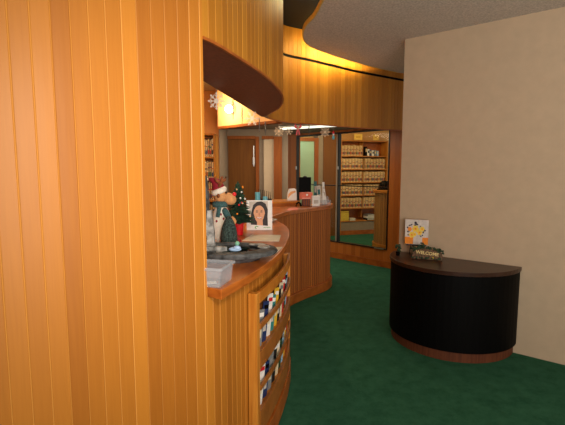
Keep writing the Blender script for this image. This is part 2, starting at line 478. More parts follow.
bm = bmesh.new(); box(bm, (x_d1 - .03, BW - .01, 1.78), (.016, .01, .34)); box(bm, (x_d1 - .03, BW - .02, 1.70), (.03, .02, .12))
obj('silver_closer', bm, 'silver', d1)
d2 = struct(obj('door_2', B(((bx(264) + bx(274)) / 2, BW + .02, 1.03), (bx(274) - bx(264), .04, 2.06)), 'beige'), 'pale panel beside the brown office door')
bm = bmesh.new()
box(bm, ((bx(274) + bx(282)) / 2, BW - .01, 1.05), (bx(282) - bx(274), .10, 2.1)); box(bm, ((bx(262) + bx(274)) / 2, BW, 2.085), (bx(274) - bx(262) - .01, .09, .05))
obj('door_frame', bm, 'frame_brown', d2)
# bulkhead straight piece with the bright peach face
pk0, pk1 = Vector((-.06, 4.50)), Vector((-.80, 5.16))
pn = Vector((.665, .747))
struct(obj('wall_office_bulkhead', P([tuple(pk0), tuple(pk1), tuple(pk1 + pn * .08), tuple(pk0 + pn * .08)], ZS + .02, 2.68), 'peach'), 'bright peach bulkhead inside the office')
struct(obj('trim_4', P([tuple(pk0 - pn * .006), tuple(pk1 - pn * .006), tuple(pk1 + pn * .085), tuple(pk0 + pn * .085)], ZS - .01, ZS + .02), 'frame_brown'), 'brown edge under the peach bulkhead')
# ceilings of the office: a high part in front, a low grey part behind
hc = [(-2.6, .95)] + [tuple(v) for v in W.pts(W.near(-1.05, .995), SV + .1, .08, -.13)] + [(-.06, 4.48), (-.80, 5.14), (-.80, 6.07), (-2.6, 6.07)]
struct(obj('ceiling_office', P(hc, 2.69, 2.73), 'peach'))
lc = [(-.79, 5.26), (-.02, 4.58)] + [tuple(v) for v in W.pts(W.near(.03, 4.45) + .06, W.near(1.57, 5.39), .08, -.07)] + [tuple(gp(te, .01)), tuple(gp(tb, .01)), (bx(288), BW + .04), (XR + .02, BW + .04)]
struct(obj('ceiling_office_low', P(lc, 2.225, 2.245), 'mauve'), 'low grey office ceiling')

# file room behind the glazing
FZ = 2.62
fd = Vector((.955, .29)).normalized(); fn = Vector((fd.y, -fd.x))
f0 = Vector((1.24, 9.62))
def fp(u, o=0): return f0 + fd * u + fn * o
struct(obj('wall_file_room', P([tuple(fp(-2.0, -.36)), tuple(fp(2.4, -.36)), tuple(fp(2.4, -.44)), tuple(fp(-2.0, -.44))], 0, FZ), 'tan'), 'tan wall of the room seen through the glass')
cr_ = [tuple(gp(tb, -.11)), tuple(gp(te, -.11)), tuple(fp(2.4, -.36)), tuple(fp(-2.0, -.36))]
struct(obj('ceiling_file_room', P(cr_, FZ, FZ + .03), 'tan'))
def fpx(px):
    kk = (px - 282.5) / F_PX / math.cos(PITCH)
    return (kk * f0.y - f0.x) / (fd.x - kk * fd.y)
def fbox(bm, ua, ub, z0, z1, o0, o1, mi=0):
    return prism(bm, [tuple(fp(ua, o0)), tuple(fp(ub, o0)), tuple(fp(ub, o1)), tuple(fp(ua, o1))], z0, z1, mi)
ug0, ug1, uw1, us1, ud1 = fpx(288), fpx(314), fpx(318), fpx(323), fpx(336)
d3 = struct(obj('door_3', fbox(bmesh.new(), ug0, ug1, 0, 2.2, -.02, -.06), 'pale_green'), 'pale green panel seen through the left glass')
bm = bmesh.new(); fbox(bm, ug1, uw1, 0, 2.28, .0, -.08); fbox(bm, ug0, ug1, 2.2, 2.28, .0, -.08)
obj('door_frame', bm, 'frame_brown', d3)
struct(obj('wall_file_room_strip', fbox(bmesh.new(), uw1, us1, 0, FZ, -.03, -.3), 'mauve'))
struct(obj('door_4', fbox(bmesh.new(), us1, ud1, 0, FZ, -.01, -.06), 'door_brown'), 'brown door seen through the left glass')

# ------------------------------------------------------------------ counters
C1 = Path([(-.246, 1.607), (-.135, 1.90), (-.03, 2.29), (.022, 2.65), (.046, 2.95), (.052, 3.22), (.031, 3.52), (-.034, 3.80), (-.075, 3.925)])
n = 40
outer = [tuple(C1.at(C1.L * i / n)) for i in range(n + 1)]
j = W.at(SJ)
innerp = [(-.53, 3.93), (-.54, 3.6), (-.56, 3.2), (-.60, 2.8), (-.67, 2.4), (-.76, 2.08), (-.80, 1.95)]
jn = W.nrm(SJ)
ctop = empty('reception_counter', (-.2, 2.7, 0), 'curved wooden reception counter nearest the viewer, with the magazine rack on its front', 'counter', group='reception counters')
def child(o, par):
    o.parent = par; o.matrix_parent_inverse = Matrix.Translation(par.location).inverted() if par.rotation_euler.z == 0 else par.matrix_basis.inverted()
    return o
child(obj('countertop', P(outer + innerp + [tuple(W.off(SJ - q, -.036)) for q in (.30, .2, .1)] + [tuple(W.off(SJ + .004, -.036)), tuple(W.off(SJ + .004, .0))], COUNTER_Z - .042, COUNTER_Z), 'top', bevel=.004), ctop)
SE = W.near(-.105, 3.74)
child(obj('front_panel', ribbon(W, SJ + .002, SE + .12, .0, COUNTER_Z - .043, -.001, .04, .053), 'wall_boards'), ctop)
rb = [tuple(v) for v in reversed(innerp)]
child(obj('back_panel', P([(-.53, 3.9), (-.56, 3.2), (-.67, 2.4), (-.78, 2.0), (-.76, 1.99), (-.65, 2.4), (-.54, 3.2), (-.51, 3.9)], 0, COUNTER_Z - .043), 'red_oak'), ctop)

C2 = Path([(-.10, 3.99), (-.03, 4.22), (.08, 4.52), (.28, 4.81), (.48, 5.04), (.61, 5.22), (.675, 5.42), (.672, 5.62), (.60, 5.82)])
out2 = [tuple(C2.at(C2.L * i / 40)) for i in range(41)]
in2 = [(.50, 5.83), (.36, 5.62), (.27, 5.38), (.215, 5.175), (-.05, 5.07), (-.33, 4.94), (-.46, 4.5), (-.54, 4.0)]
c2 = empty('reception_counter', (.2, 4.9, 0), 'second curved wooden counter further back, with ribbed front and the black panel on it', 'counter', group='reception counters')
Z2 = 1.10
child(obj('countertop', P(out2 + in2, Z2 - .045, Z2), 'top', bevel=.005), c2)
child(obj('front_panel', ribbon(C2, .03, C2.L - .02, .115, Z2 - .046, -.035, .03, .042, groove=.008, edge=.006), 'front_boards'), c2)
child(obj('base_moulding', ribbon(C2, .03, C2.L - .02, 0, .115, -.005, .055), 'red_oak', bevel=.006), c2)
child(obj('end_panel', P([(.50, 5.80), (.30, 5.42), (.28, 5.44), (.47, 5.81)], 0, Z2 - .046), 'red_oak'), c2)
led = empty('desk_cabinet', (-.05, 5.25, 0), 'wooden ledge standing behind the second counter, with cups on top', 'cabinet')
lp = [(-.36, 4.955), (.21, 5.195), (.08, 5.52), (-.48, 5.28)]
child(obj('body', P(lp, 0, 1.135), 'red_oak'), led)
child(obj('top_board', P([(-.37, 4.945), (.225, 5.19), (.09, 5.535), (-.495, 5.285)], 1.136, 1.16), 'oak', bevel=.003), led)

# ------------------------------------------------------------------ magazine rack on the counter front
sa, sb = W.near(-.155, 2.085), W.near(.002, 3.02)
sa = W.near(-.178, 2.01)
rack = empty('magazine_rack', (W.at((sa + sb) / 2).x, W.at((sa + sb) / 2).y, 0), 'curved wooden magazine rack with two tiers fixed to the near counter front', 'rack')
M['rack_brown2'] = wood('rack_lip_brown', (136, 80, 30), (164, 100, 42), stretch=(.25, .25, .25), scale=40)  # lips and aprons: their shade is put into a darker brown
RO = .052
for t in (sa, sb - .045):
    child(obj('stile', ribbon(W, t, t + .042, .02, .935, RO, RO - .004), 'oak_v', bevel=.003), rack)
ra, rbb = sa + .046, sb - .046
def rrail(name, z0, z1, o=RO, th=.016, mat='oak'):
    return child(obj(name, ribbon(W, ra, rbb, z0, z1, o, th), mat, bevel=.002), rack)
rrail('top_rail', .875, .935)
rrail('lip', .735, .765, RO + .004, .014, 'rack_brown2')
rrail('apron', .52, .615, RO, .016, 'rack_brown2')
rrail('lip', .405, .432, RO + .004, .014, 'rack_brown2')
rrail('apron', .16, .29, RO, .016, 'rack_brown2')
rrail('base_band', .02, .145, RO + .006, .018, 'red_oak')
M['rack_shade'] = wood('rack_brown', (92, 52, 20), (122, 72, 30), stretch=(.25, .25, .25), scale=40, rough=.6)  # dark back added, shade inside the rack painted as brown
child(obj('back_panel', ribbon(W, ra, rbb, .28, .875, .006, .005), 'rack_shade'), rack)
for z in (.60, .27): rrail('shelf', z, z + .012, RO - .018, .03)
cov = [('white', (228, 226, 222)), ('black', (26, 26, 30)), ('red', (196, 30, 40)), ('navy blue', (34, 50, 96)), ('teal', (50, 130, 130)), ('yellow', (226, 180, 50)),
       ('grey', (128, 130, 132)), ('pink', (222, 70, 140)), ('pale blue', (150, 190, 222)), ('dark green', (30, 66, 44)), ('orange', (224, 110, 40)), ('cream', (226, 210, 176))]
for nme, c in cov: M['cov_' + nme] = plain('cover_' + nme.replace(' ', '_'), c, .3, .15, 14)
orders = [['grey', 'navy blue', 'white', 'teal', 'yellow', 'black', 'cream', 'red', 'dark green', 'pale blue', 'pink'],
          ['white', 'navy blue', 'grey', 'black', 'cream', 'dark green', 'pale blue', 'yellow', 'red', 'orange']]
mag_me = {}
tier_n = ['upper', 'lower']
for ti, (zb, order) in enumerate(((.613, orders[0]), (.283, orders[1]))):
    for k, nm in enumerate(order):
        t = ra + .03 + (rbb - ra - .09) * (k + .3) / len(order)
        if ti == 1 and k > 7: t -= .03
        p = W.off(t, .019); nr = W.nrm(t)
        h = .20 + .05 * ((k * 7 + ti * 3) % 5) / 5
        m = empty('magazine', (p.x, p.y, zb), '%s covered magazine standing in the %s tier of the rack' % (nm, tier_n[ti]), 'magazine', math.atan2(nr.y, nr.x) + PI / 2 - .20, 'magazines in the rack')
        # local: x along the rack, -y outwards
        bm = B((0, 0, h / 2), (.056, .006, h), rx=0)
        m.rotation_euler.y = math.radians(11)
        obj('cover', bm, 'cov_' + nm, m)
        other = order[(k + 4) % len(order)]
        obj('title_print', B((0, -.0035, h * .86), (.046, .001, .022)), ('white', 'black', 'cov_grey', 'white')[k % 4] if nm != 'white' else 'cov_red', m)
        obj('picture_print', B((-.002, -.0035, h * .42), (.03, .001, .07)), 'photo_grey' if k % 2 else 'cov_cream', m)

# ------------------------------------------------------------------ things on the near counter
def soft(o, lv=2):
    s = o.modifiers.new('sub', 'SUBSURF'); s.levels = lv; s.render_levels = lv; return o
Zc = COUNTER_Z + .0005
# clear plastic bin
b0 = empty('plastic_bin', (-.308, 1.712, Zc), 'clear plastic storage bin at the left end of the near counter', 'bin', math.radians(-13))
def tray(bm, w, d, h, t, flare):
    w2, d2 = w * flare, d * flare
    o = [[(-w / 2, -d / 2), (w / 2, -d / 2), (w / 2, d / 2), (-w / 2, d / 2)], [(-w2 / 2, -d2 / 2), (w2 / 2, -d2 / 2), (w2 / 2, d2 / 2), (-w2 / 2, d2 / 2)]]
    v = [[bm.verts.new((x, y, 0)) for x, y in o[0]], [bm.verts.new((x, y, h)) for x, y in o[1]],
         [bm.verts.new((x - math.copysign(t, x), y - math.copysign(t, y), h)) for x, y in o[1]], [bm.verts.new((x - math.copysign(t, x), y - math.copysign(t, y), t)) for x, y in o[0]]]
    bm.faces.new(v[0][::-1]); bm.faces.new(v[3])
    for a, b in zip(v, v[1:]):
        for i in range(4): bm.faces.new((a[i], a[(i + 1) % 4], b[(i + 1) % 4], b[i]))
    return bm
obj('tub', tray(bmesh.new(), .14, .135, .084, .003, 1.12), 'plastic', b0, bevel=.003)
bm = bmesh.new()
for s in (-1, 1):
    box(bm, (0, s * .078, .078), (.168, .008, .012)); box(bm, (s * .080, 0, .078), (.008, .148, .012))
obj('rim', bm, 'plastic', b0, bevel=.002)
tag(obj('paper_slip', B((-.305, 1.70, Zc + .004), (.05, .04, .001), rz=.3), 'white'), 'white paper slip lying inside the clear plastic bin', 'paper')

# slate fountain
fo = empty('slate_fountain', (-.292, 2.185, Zc), 'dark slate tabletop fountain with an oval basin and upright stones', 'fountain')
def oval_ring(bm, prof, rx, ry, n=40, jit=0):
    rings = []
    for r, z in prof:
        rings.append([bm.verts.new((rx * r * math.cos(2 * PI * i / n) * (1 + jit * math.sin(i * 3.1 + z * 40)), ry * r * math.sin(2 * PI * i / n) * (1 + jit * math.cos(i * 2.3)), z)) for i in range(n)])
    for a, b in zip(rings, rings[1:]):
        for i in range(n): bm.faces.new((a[i], a[(i + 1) % n], b[(i + 1) % n], b[i]))
    bm.faces.new(rings[0][::-1]); bm.faces.new(rings[-1])
    return bm
obj('basin', oval_ring(bmesh.new(), [(.62, 0), (.74, .022), (.97, .034), (1.0, .048), (.97, .06), (.72, .064), (.66, .05), (.6, .046)], .265, .19, jit=.012), 'slate', fo)
wt = obj('water', oval_ring(bmesh.new(), [(.55, 0), (.645, .006)], .265, .19), 'water', fo); wt.location = (0, 0, .0465)
bm = bmesh.new()
def slab(bm, x, y, z0, z1, w, t, lean=0, seed=0):
    r = random.Random(seed); pts = []
    nl = 9
    for s in (-1, 1):
        seq = range(nl + 1) if s == 1 else range(nl, -1, -1)
        for i in seq:
            u = i / nl
            pts.append((x + s * w / 2 * (1 - .55 * u ** 3) * (1 + .12 * r.uniform(-1, 1)) + lean * u, z0 + (z1 - z0) * u))
    return ngon_plate(bm, pts, y - t / 2, y + t / 2)
obj('upright_stone', slab(bmesh.new(), -.123, -.03, .05, .45, .062, .05, .0, 3), 'slate', fo)
obj('upright_stone', slab(bmesh.new(), -.083, -.05, .05, .27, .04, .035, -.006, 5), 'slate_light', fo)
bm = bmesh.new(); ngon = [(-.12, -.07), (-.02, -.085), (.005, -.07), (-.01, -.045), (-.05, -.04), (-.11, -.05)]
obj('flat_stone', P([(x, y - .01) for x, y in ngon], .058, .082), 'slate_light', fo, bevel=.004)
bm = bmesh.new(); ball(bm, (.19, .02, .064), (.035, .05, .006), 12); ball(bm, (.15, .09, .064), (.05, .03, .006), 12)
obj('rim_stone', bm, 'slate_light', fo, smooth=True)
# small figures in the basin
fg = empty('glass_pebble', (-.25, 2.125, Zc + .053), 'green and blue glass pebbles in the fountain basin', 'pebbles')
M['pale_blue'] = plain('pale_blue_glass', (170, 200, 240), .2, .1); M['pale_green_glass'] = plain('pale_green_glass', (120, 176, 150), .2, .1)
obj('blue_glass', ball(ball(bmesh.new(), (0, 0, .012), (.035, .018, .013), 12), (.012, -.01, .022), (.02, .012, .012), 12), 'pale_blue', fg, smooth=True)
obj('green_glass', ball(bmesh.new(), (.012, .0, .043), (.013, .013, .013), 12), 'pale_green_glass', fg, smooth=True)

# moose doll in a santa hat
dl = empty('moose_doll', (-.398, 2.60, Zc), 'plush moose doll with red winter hat and red nose behind the slate fountain', 'doll', math.radians(10))
dl.scale = (.97, 1, 1.03)
bm = bmesh.new(); lathe(bm, [(.0, .012), (.05, .016), (.062, .06), (.058, .13), (.045, .2), (.026, .25), (.02, .27), (0, .275)], n=20)
obj('body', bm, 'white_plush', dl, smooth=True)
bm = bmesh.new()
for a in range(14):
    z = .06 + .19 * ((a * 5) % 14) / 14; an = a * 2.4
    r = .061 - .03 * max(0, (z - .1)) / .15
    obj('red_print', ball(bmesh.new(), (r * math.cos(an), r * math.sin(an), z), (.008, .008, .009), 8), 'red', dl, smooth=True)
for s in (-1, 1):
    y = -.045 if s > 0 else .045
    bm = tube(bmesh.new(), [(.02, y * .6, .235), (.045, y * 1.3, .19), (.065, y * .9, .165)], [.022, .024, .018], 12)
    a_ = soft(obj('arm', bm, 'teal_knit' if s > 0 else 'white_plush', dl, smooth=True), 1)
    hb = ball(ball(ball(ball(bmesh.new(), (.08, y * .75, .155), (.02, .015, .019), 12), (.092, y * .75 - .006, .145), (.009, .007, .013), 8), (.096, y * .75 + .007, .15), (.009, .007, .013), 8), (.082, y * .75 - .014, .165), (.008, .008, .012), 8)
    obj('hand', hb, 'tan_plush', dl, smooth=True)
    bm = tube(bmesh.new(), [(.015, y * .75, .06), (.05, y * .9, .045), (.085, y, .035), (.10, y, .02)], [.026, .024, .021, .017], 12)
    lg = obj('leg', bm, 'white_plush', dl, smooth=True)
    obj('boot', ball(ball(bmesh.new(), (.105, y, .02), (.028, .02, .02), 12), (.122, y, .016), (.018, .019, .0155), 12), 'red', dl, smooth=True)
bm = lathe(bmesh.new(), [(.018, .235), (.046, .24), (.052, .255), (.045, .272), (.022, .276)], n=20)
box(bm, (-.01, -.048, .215), (.026, .012, .07), ry=.2)
obj('scarf', bm, 'teal_knit', dl, smooth=True)
hd = bmesh.new()
ball(hd, (0.005, 0, .305), (.042, .040, .042), 18); ball(hd, (.062, 0, .288), (.047, .038, .037), 18, Matrix.Rotation(.3, 4, 'Y'))
obj('head', hd, 'tan_plush', dl, smooth=True)
obj('nose', ball(bmesh.new(), (.094, -.012, .317), (.014, .014, .013), 12), 'bright_red', dl, smooth=True)
for s in (-1, 1): obj('eye', ball(bmesh.new(), (.04, s * .022, .327), (.005, .005, .006), 8), 'black', dl, smooth=True)
for s in (-1, 1): obj('ear', ball(bmesh.new(), (-.01, s * .05, .31), (.010, .02, .012), 10, Matrix.Rotation(s * .4, 4, 'X')), 'brown_plush', dl, smooth=True)
obj('hat_trim', lathe(bmesh.new(), [(.038, -.016), (.049, -.012), (.053, .004), (.048, .018), (.036, .02)], (0, 0, 0), 20, mat=Matrix.Translation((-.004, 0, .335)) @ Matrix.Rotation(-.35, 4, 'Y')), 'white_plush', dl, smooth=True)
ht = tube(bmesh.new(), [(-.004, 0, .345), (-.016, 0, .372), (-.03, 0, .396), (-.052, 0, .408), (-.072, .0, .410)], [.043, .037, .026, .014, .007], 16)
obj('hat', ht, 'red', dl, smooth=True)
obj('hat_bobble', ball(bmesh.new(), (-.08, 0, .408), (.011, .011, .011), 10), 'snow_gold', dl, smooth=True)
for s in (-1, 1):
    o = s * .028
    bm = tube(bmesh.new(), [(-.008, o, .36), (.012 * 1, o * 1.5, .395), (.018, o * 2.0, .425)], [.011, .010, .006], 10)
    tube(bm, [(.004, o * 1.4, .385), (-.02, o * 1.9, .40), (-.03, o * 2.0, .42)], [.009, .008, .005], 10)
    tube(bm, [(.012, o * 1.5, .395), (.034, o * 1.6, .405), (.042, o * 1.6, .425)], [.009, .008, .005], 10)
    obj('antler', bm, 'brown_plush', dl, smooth=True)
# small felt tree leaning on the doll
def cone_tree(bm, h, r, tiers, seed, z0=0):
    rr = random.Random(seed)
    for k in range(tiers):
        u = k / tiers
        za = z0 + h * u * .93; R = r * (1 - u) ** .85 + .008
        m_ = 22
        ring = [bm.verts.new((R * (1 + (.22 if i % 2 else -.12) + rr.uniform(-.08, .08)) * math.cos(2 * PI * i / m_ + k), R * (1 + (.22 if i % 2 else -.12)) * math.sin(2 * PI * i / m_ + k), za + rr.uniform(-.01, .006))) for i in range(m_)]
        mid = [bm.verts.new((R * .45 * math.cos(2 * PI * i / m_ + k), R * .45 * math.sin(2 * PI * i / m_ + k), za + h / tiers * .7)) for i in range(m_)]
        tip = bm.verts.new((0, 0, za + h / tiers * 1.6)); low = bm.verts.new((0, 0, za + .004))
        for i in range(m_):
            q = (i + 1) % m_
            bm.faces.new((ring[i], ring[q], mid[q], mid[i])); bm.faces.new((mid[i], mid[q], tip)); bm.faces.new((ring[q], ring[i], low))
    return bm
stt = empty('felt_tree', (-.325, 2.47, Zc), 'small dark green speckled tree ornament in front of the moose doll', 'ornament')
obj('branches', lathe(bmesh.new(), [(0, .0), (.045, .002), (.052, .03), (.05, .09), (.044, .13), (.03, .17), (.012, .198), (0, .203)], n=18), plain('speckled_green', (50, 66, 62), .95, .5, 120, bump=.8), stt, smooth=True)

# little christmas tree in a red pot
ct = empty('christmas_tree', (-.328, 3.02, Zc), 'small artificial fir tree with lights in a red pot behind the doll', 'tree')
obj('pot', lathe(bmesh.new(), [(.028, 0), (.033, .0), (.044, .085), (.048, .088), (.048, .098), (.042, .098), (.038, .085), (0, .083)], n=24), 'red_pot', ct, smooth=False)
obj('trunk', tube(bmesh.new(), [(0, 0, .083), (0, 0, .33)], [.008, .004], 8), 'brown_plush', ct)
obj('foliage', cone_tree(bmesh.new(), .31, .100, 15, 4, .10), 'fir', ct)
balls = [('red', 'bright_red'), ('gold', 'snow_gold'), ('blue', 'teal'), ('orange', 'orange'), ('white', 'white')]
rr = random.Random(11)
for i in range(22):
    u = rr.uniform(.05, .85); an = rr.uniform(PI * 1.0, PI * 2.0)
    R = .112 * (1 - u) ** .85 + .012
    obj('bauble', ball(bmesh.new(), (R * math.cos(an), R * math.sin(an), .11 + .29 * u), (.007, .007, .007), 8), balls[i % 5][1], ct, smooth=True)

# portrait card
pcx = at_z(259.5, 230, Zc)
pc = empty('portrait_card', (pcx.x, pcx.y, Zc), 'white standing card printed with a smiling dark haired woman', 'sign', math.radians(4))
w_, h_ = .205, .285
pc.scale = (1, 1, .84)
card = obj('card', B((0, 0, h_ / 2), (w_, .006, h_)), 'white', pc)
bm = ngon_plate(bmesh.new(), [(-.08, .06), (.068, .045), (.068, .275), (-.08, .275)], -.0042, -.003)
obj('photo', bm, 'photo_grey', pc)
obj('hair', ngon_plate(bmesh.new(), [(-.055, .058), (.066, .046), (.062, .13), (.066, .19), (.05, .245), (.02, .268), (-.012, .262), (-.038, .235), (-.05, .18), (-.058, .12)], -.0052, -.0043), 'hair', pc)
obj('neck', ngon_plate(bmesh.new(), [(-.012, .054), (.03, .05), (.028, .1), (-.012, .1)], -.0062, -.0053), 'skin', pc)
obj('face', ngon_plate(bmesh.new(), [(.004 + (.04 if z > .155 else .036) * math.cos(a), z) for a, z in ((2 * PI * i / 28, .158 + (.072 if math.sin(2 * PI * i / 28) > 0 else .082) * math.sin(2 * PI * i / 28)) for i in range(28))], -.0072, -.0063), 'skin', pc)
obj('mouth', ngon_plate(bmesh.new(), [(-.016, .122), (.004, .108), (.024, .120), (.026, .128), (.004, .122), (-.018, .130)], -.0082, -.0073), 'lip', pc)
obj('teeth', ngon_plate(bmesh.new(), [(-.013, .1235), (.004, .113), (.021, .1215), (.021, .126), (.004, .121), (-.013, .128)], -.0092, -.0083), 'white', pc)
obj('nose', ngon_plate(bmesh.new(), [(-.002, .142), (.004, .138), (.010, .141), (.006, .165), (.002, .165)], -.0082, -.0073), plain('printed_shade', (196, 126, 92), .6), pc)
for s in (-1, 1):
    obj('eye', ngon_plate(bmesh.new(), oval(.004 + s * .016, .172, .008, .0035, 12), -.0082, -.0073), 'hair', pc)
    obj('eyebrow', ngon_plate(bmesh.new(), [(.004 + s * .008, .183), (.004 + s * .026, .181), (.004 + s * .016, .188)], -.0082, -.0073), 'hair', pc)
bm = bmesh.new()
for a in range(10):
    an = PI * .2 + a * PI * .13
    box(bm, (-.022 + .012 * math.cos(an), -.0036, .026 + .011 * math.sin(an)), (.006, .001, .006), ry=0)
obj('logo_mark', bm, 'logo_green', pc)
bm = bmesh.new()
for i in range(7): box(bm, (.036 + i * .008, -.0036, .024 + (.001 if i % 2 else 0)), (.005, .001, .007))
obj('logo_lettering', bm, 'logo_green', pc)
obj('easel_back', B((0, .05, .11), (.06, .004, .225), rx=.42), 'white', pc)

for o_ in pc.children:
    if o_.name.split('.')[0] in ('hair', 'neck', 'face', 'mouth', 'teeth', 'nose', 'eye', 'eyebrow'):
        o_.scale = (1.12, 1, 1.06); o_.location = (-.006, 0, -.008)
# papers
def sheet(name, px, z, label, mat='paper', th=.004, group=None):
    pts = [at_z(x, y, z) for x, y in px]
    c = sum(pts, Vector()) / len(pts)
    o = obj(name, P([((p - c).x, (p - c).y) for p in pts], 0, th), mat, bevel=.0005)
    o.location = (c.x, c.y, z); return tag(o, label, 'paper', group)
sheet('brochure', [(242, 241), (279, 241.5), (281, 235.5), (252, 235)], Zc, 'grey brochure lying flat in front of the portrait card')
sheet('paper_sheet', [(271, 252.5), (276.5, 253), (282.5, 247.5), (276, 247.5)], Zc, 'small pale sheet at the counter edge right of the slate basin')
di = at_z(274, 221.5, Zc)
tag(obj('dish', lathe(bmesh.new(), [(0, .001), (.04, .0), (.06, .012), (.085, .02), (.082, .024), (.056, .016), (0, .008)], n=28), 'slate_light', smooth=True), 'round grey dish on the near counter beyond the portrait card', 'dish').location = (di.x - .055, di.y - .02, Zc)

# ------------------------------------------------------------------ things on the second counter
Z2o = Z2 + .0005
LZ = 1.1605
for (px, y0, Y, r, h, lb) in ((257.6, 0, 5.10, .033, .115, 'taller light blue cup on the wooden ledge behind the portrait card'), (265.2, 0, 5.13, .031, .060, 'shorter light blue cup on the wooden ledge behind the portrait card')):
    X = (px - 282.5) / F_PX * Y
    o = obj('cup', lathe(bmesh.new(), [(0, .0), (r * .9, 0), (r, .01), (r * .97, h - .008), (r * .85, h), (r * .7, h), (r * .66, .012), (0, .01)], n=24), 'cyan', smooth=False)
    o.location = (X, Y, LZ); tag(o, lb, 'cup', 'light blue cups')
# black file sorter
so = empty('desk_organizer', (-.225, 5.20, LZ), 'black desk organizer with upright prongs beside the blue cups', 'organizer', math.radians(22))
obj('tray', B((0, 0, .012), (.17, .06, .024)), 'black', so)
for i in range(7):
    obj('prong', tube(bmesh.new(), [(-.075 + i * .025, 0, .024), (-.078 + i * .025, .005, .15 - .006 * i)], [.005, .003], 8), 'black', so)
# orange and white pack
X = (292 - 282.5) / F_PX * 5.27
tp = empty('card_holder', (X, 5.28, LZ), 'white and orange printed card holder on the end of the wooden ledge', 'holder', math.radians(12))
obj('panel', ngon_plate(bmesh.new(), [(-.066, 0), (.062, 0), (.06, .09), (.052, .14), (.03, .152), (-.04, .15), (-.058, .1)], -.018, .018), 'white', tp, bevel=.004)
obj('orange_print', ngon_plate(bmesh.new(), [(-.056, .03), (-.03, .06), (0, .085), (.045, .105), (.04, .125), (-.02, .115), (-.052, .08)], -.0195, -.0182), plain('pale_orange', (236, 170, 110), .6), tp)
# black panel on stand
bX = (305 - 282.5) / F_PX * 5.36
bs = empty('display_panel', (bX, 5.36, Z2o), 'black square panel on a short stand, second counter', 'display', math.radians(4))
obj('panel', B((0, 0, .25), (.158, .012, .215)), 'black', bs, bevel=.004)
obj('stem', tube(bmesh.new(), [(0, .008, 0.008), (0, .008, .15)], .007, 10), 'black_metal', bs)
obj('base', lathe(bmesh.new(), [(0, 0), (.05, 0), (.05, .006), (.012, .012), (0, .012)], n=24), 'black_metal', bs)
obj('top_clip', ball(bmesh.new(), (0, .002, .362), (.026, .012, .012), 12), 'black_metal', bs, smooth=True)
# brown box with coral box on it
Y = 5.17
X = (306 - 282.5) / F_PX * Y
o = empty('box', (X, Y, Z2o), 'dark red brown box under the coral box, second counter', 'box', math.radians(8))
obj('carton', B((0, 0, .042), (.10, .07, .084)), 'box_brown', o, bevel=.003)
obj('front_slats', box(box(B((-.03, -.036, .042), (.012, .003, .07)), (0, -.036, .042), (.012, .003, .07)), (.03, -.036, .042), (.012, .003, .07)), 'frame_brown', o)
o = empty('card_box', (X, Y, Z2o + .0845), 'coral pink box resting on the dark brown box', 'box', math.radians(8))
obj('carton', B((0, 0, .043), (.155, .085, .085)), 'pink', o, bevel=.003)
obj('white_emblem', ngon_plate(bmesh.new(), oval(.005, .055, .014, .012, 14), -.0445, -.0428), 'white', o)
obj('white_line', B((0, -.0435, .014), (.11, .0015, .004)), 'white', o)
# white box
Y = 5.14; X = (315.3 - 282.5) / F_PX * Y
o = empty('tissue_box', (X, Y, Z2o), 'white upright box beside the coral box, second counter', 'box', math.radians(14))
obj('carton', B((0, 0, .064), (.10, .07, .128)), 'white', o, bevel=.003)
obj('grey_print', B((0, -.0362, .055), (.06, .001, .045)), 'photo_grey', o)
# brochure rack and leaflets
bh = empty('leaflet_holder', (.545, 5.33, Z2o), 'clear stand holding upright leaflets at the counter end', 'holder', math.radians(15))
bm = bmesh.new(); box(bm, (0, 0, .004), (.15, .09, .008)); box(bm, (0, -.043, .035), (.15, .003, .06)); box(bm, (0, .043, .055), (.15, .003, .10))
obj('stand', bm, 'plastic', bh)
def leaflet(px, Y, z, w, h, mat, lean, label, rz=.2):
    X = (px - 282.5) / F_PX * Y
    o = empty('leaflet', (X, Y, z), label, 'leaflet', rz, 'leaflets at the counter end')
    obj('sheet', B((lean * h / 2, 0, h / 2), (w, .004, h), ry=math.atan(lean)), mat, o)
    obj('print', B((lean * h * .65, -.0026, h * .65), (w * .6, .001, h * .28), ry=math.atan(lean)), 'photo_grey' if mat != 'photo_grey' else 'teal', o)
leaflet(315.6, 5.45, Z2o, .040, .30, 'teal', -.02, 'tall teal leaflet behind the white box')
leaflet(320.3, 5.345, Z2o + .009, .055, .24, 'photo_grey', -.12, 'grey printed leaflet leaning left in the clear stand')
leaflet(323.6, 5.315, Z2o + .009, .030, .285, 'white', -.02, 'tall white leaflet upright in the clear stand')
leaflet(326.4, 5.30, Z2o + .009, .022, .20, 'white', -.17, 'narrow white leaflet leaning left, rightmost in the clear stand', .1)
# telephone handset and a thin sheet standing in for a reflection on the top
t_ = empty('telephone', ((298.5 - 282.5) / F_PX * 4.95, 4.95, Z2o), 'small black curved telephone handset left of the brown box', 'telephone', .5)
obj('handset', tube(bmesh.new(), [(-.035, 0, .012), (-.025, 0, .045), (0, 0, .062), (.025, 0, .045), (.035, 0, .012)], [.012, .012, .010, .012, .012], 10), 'black', t_, smooth=True)
sheet('paper_sheet', [(286.5, 210.5), (297.5, 210), (298.5, 207.5), (289, 208)], Z2o, 'peach toned sheet on the second counter by the handset', 'pink', .002)

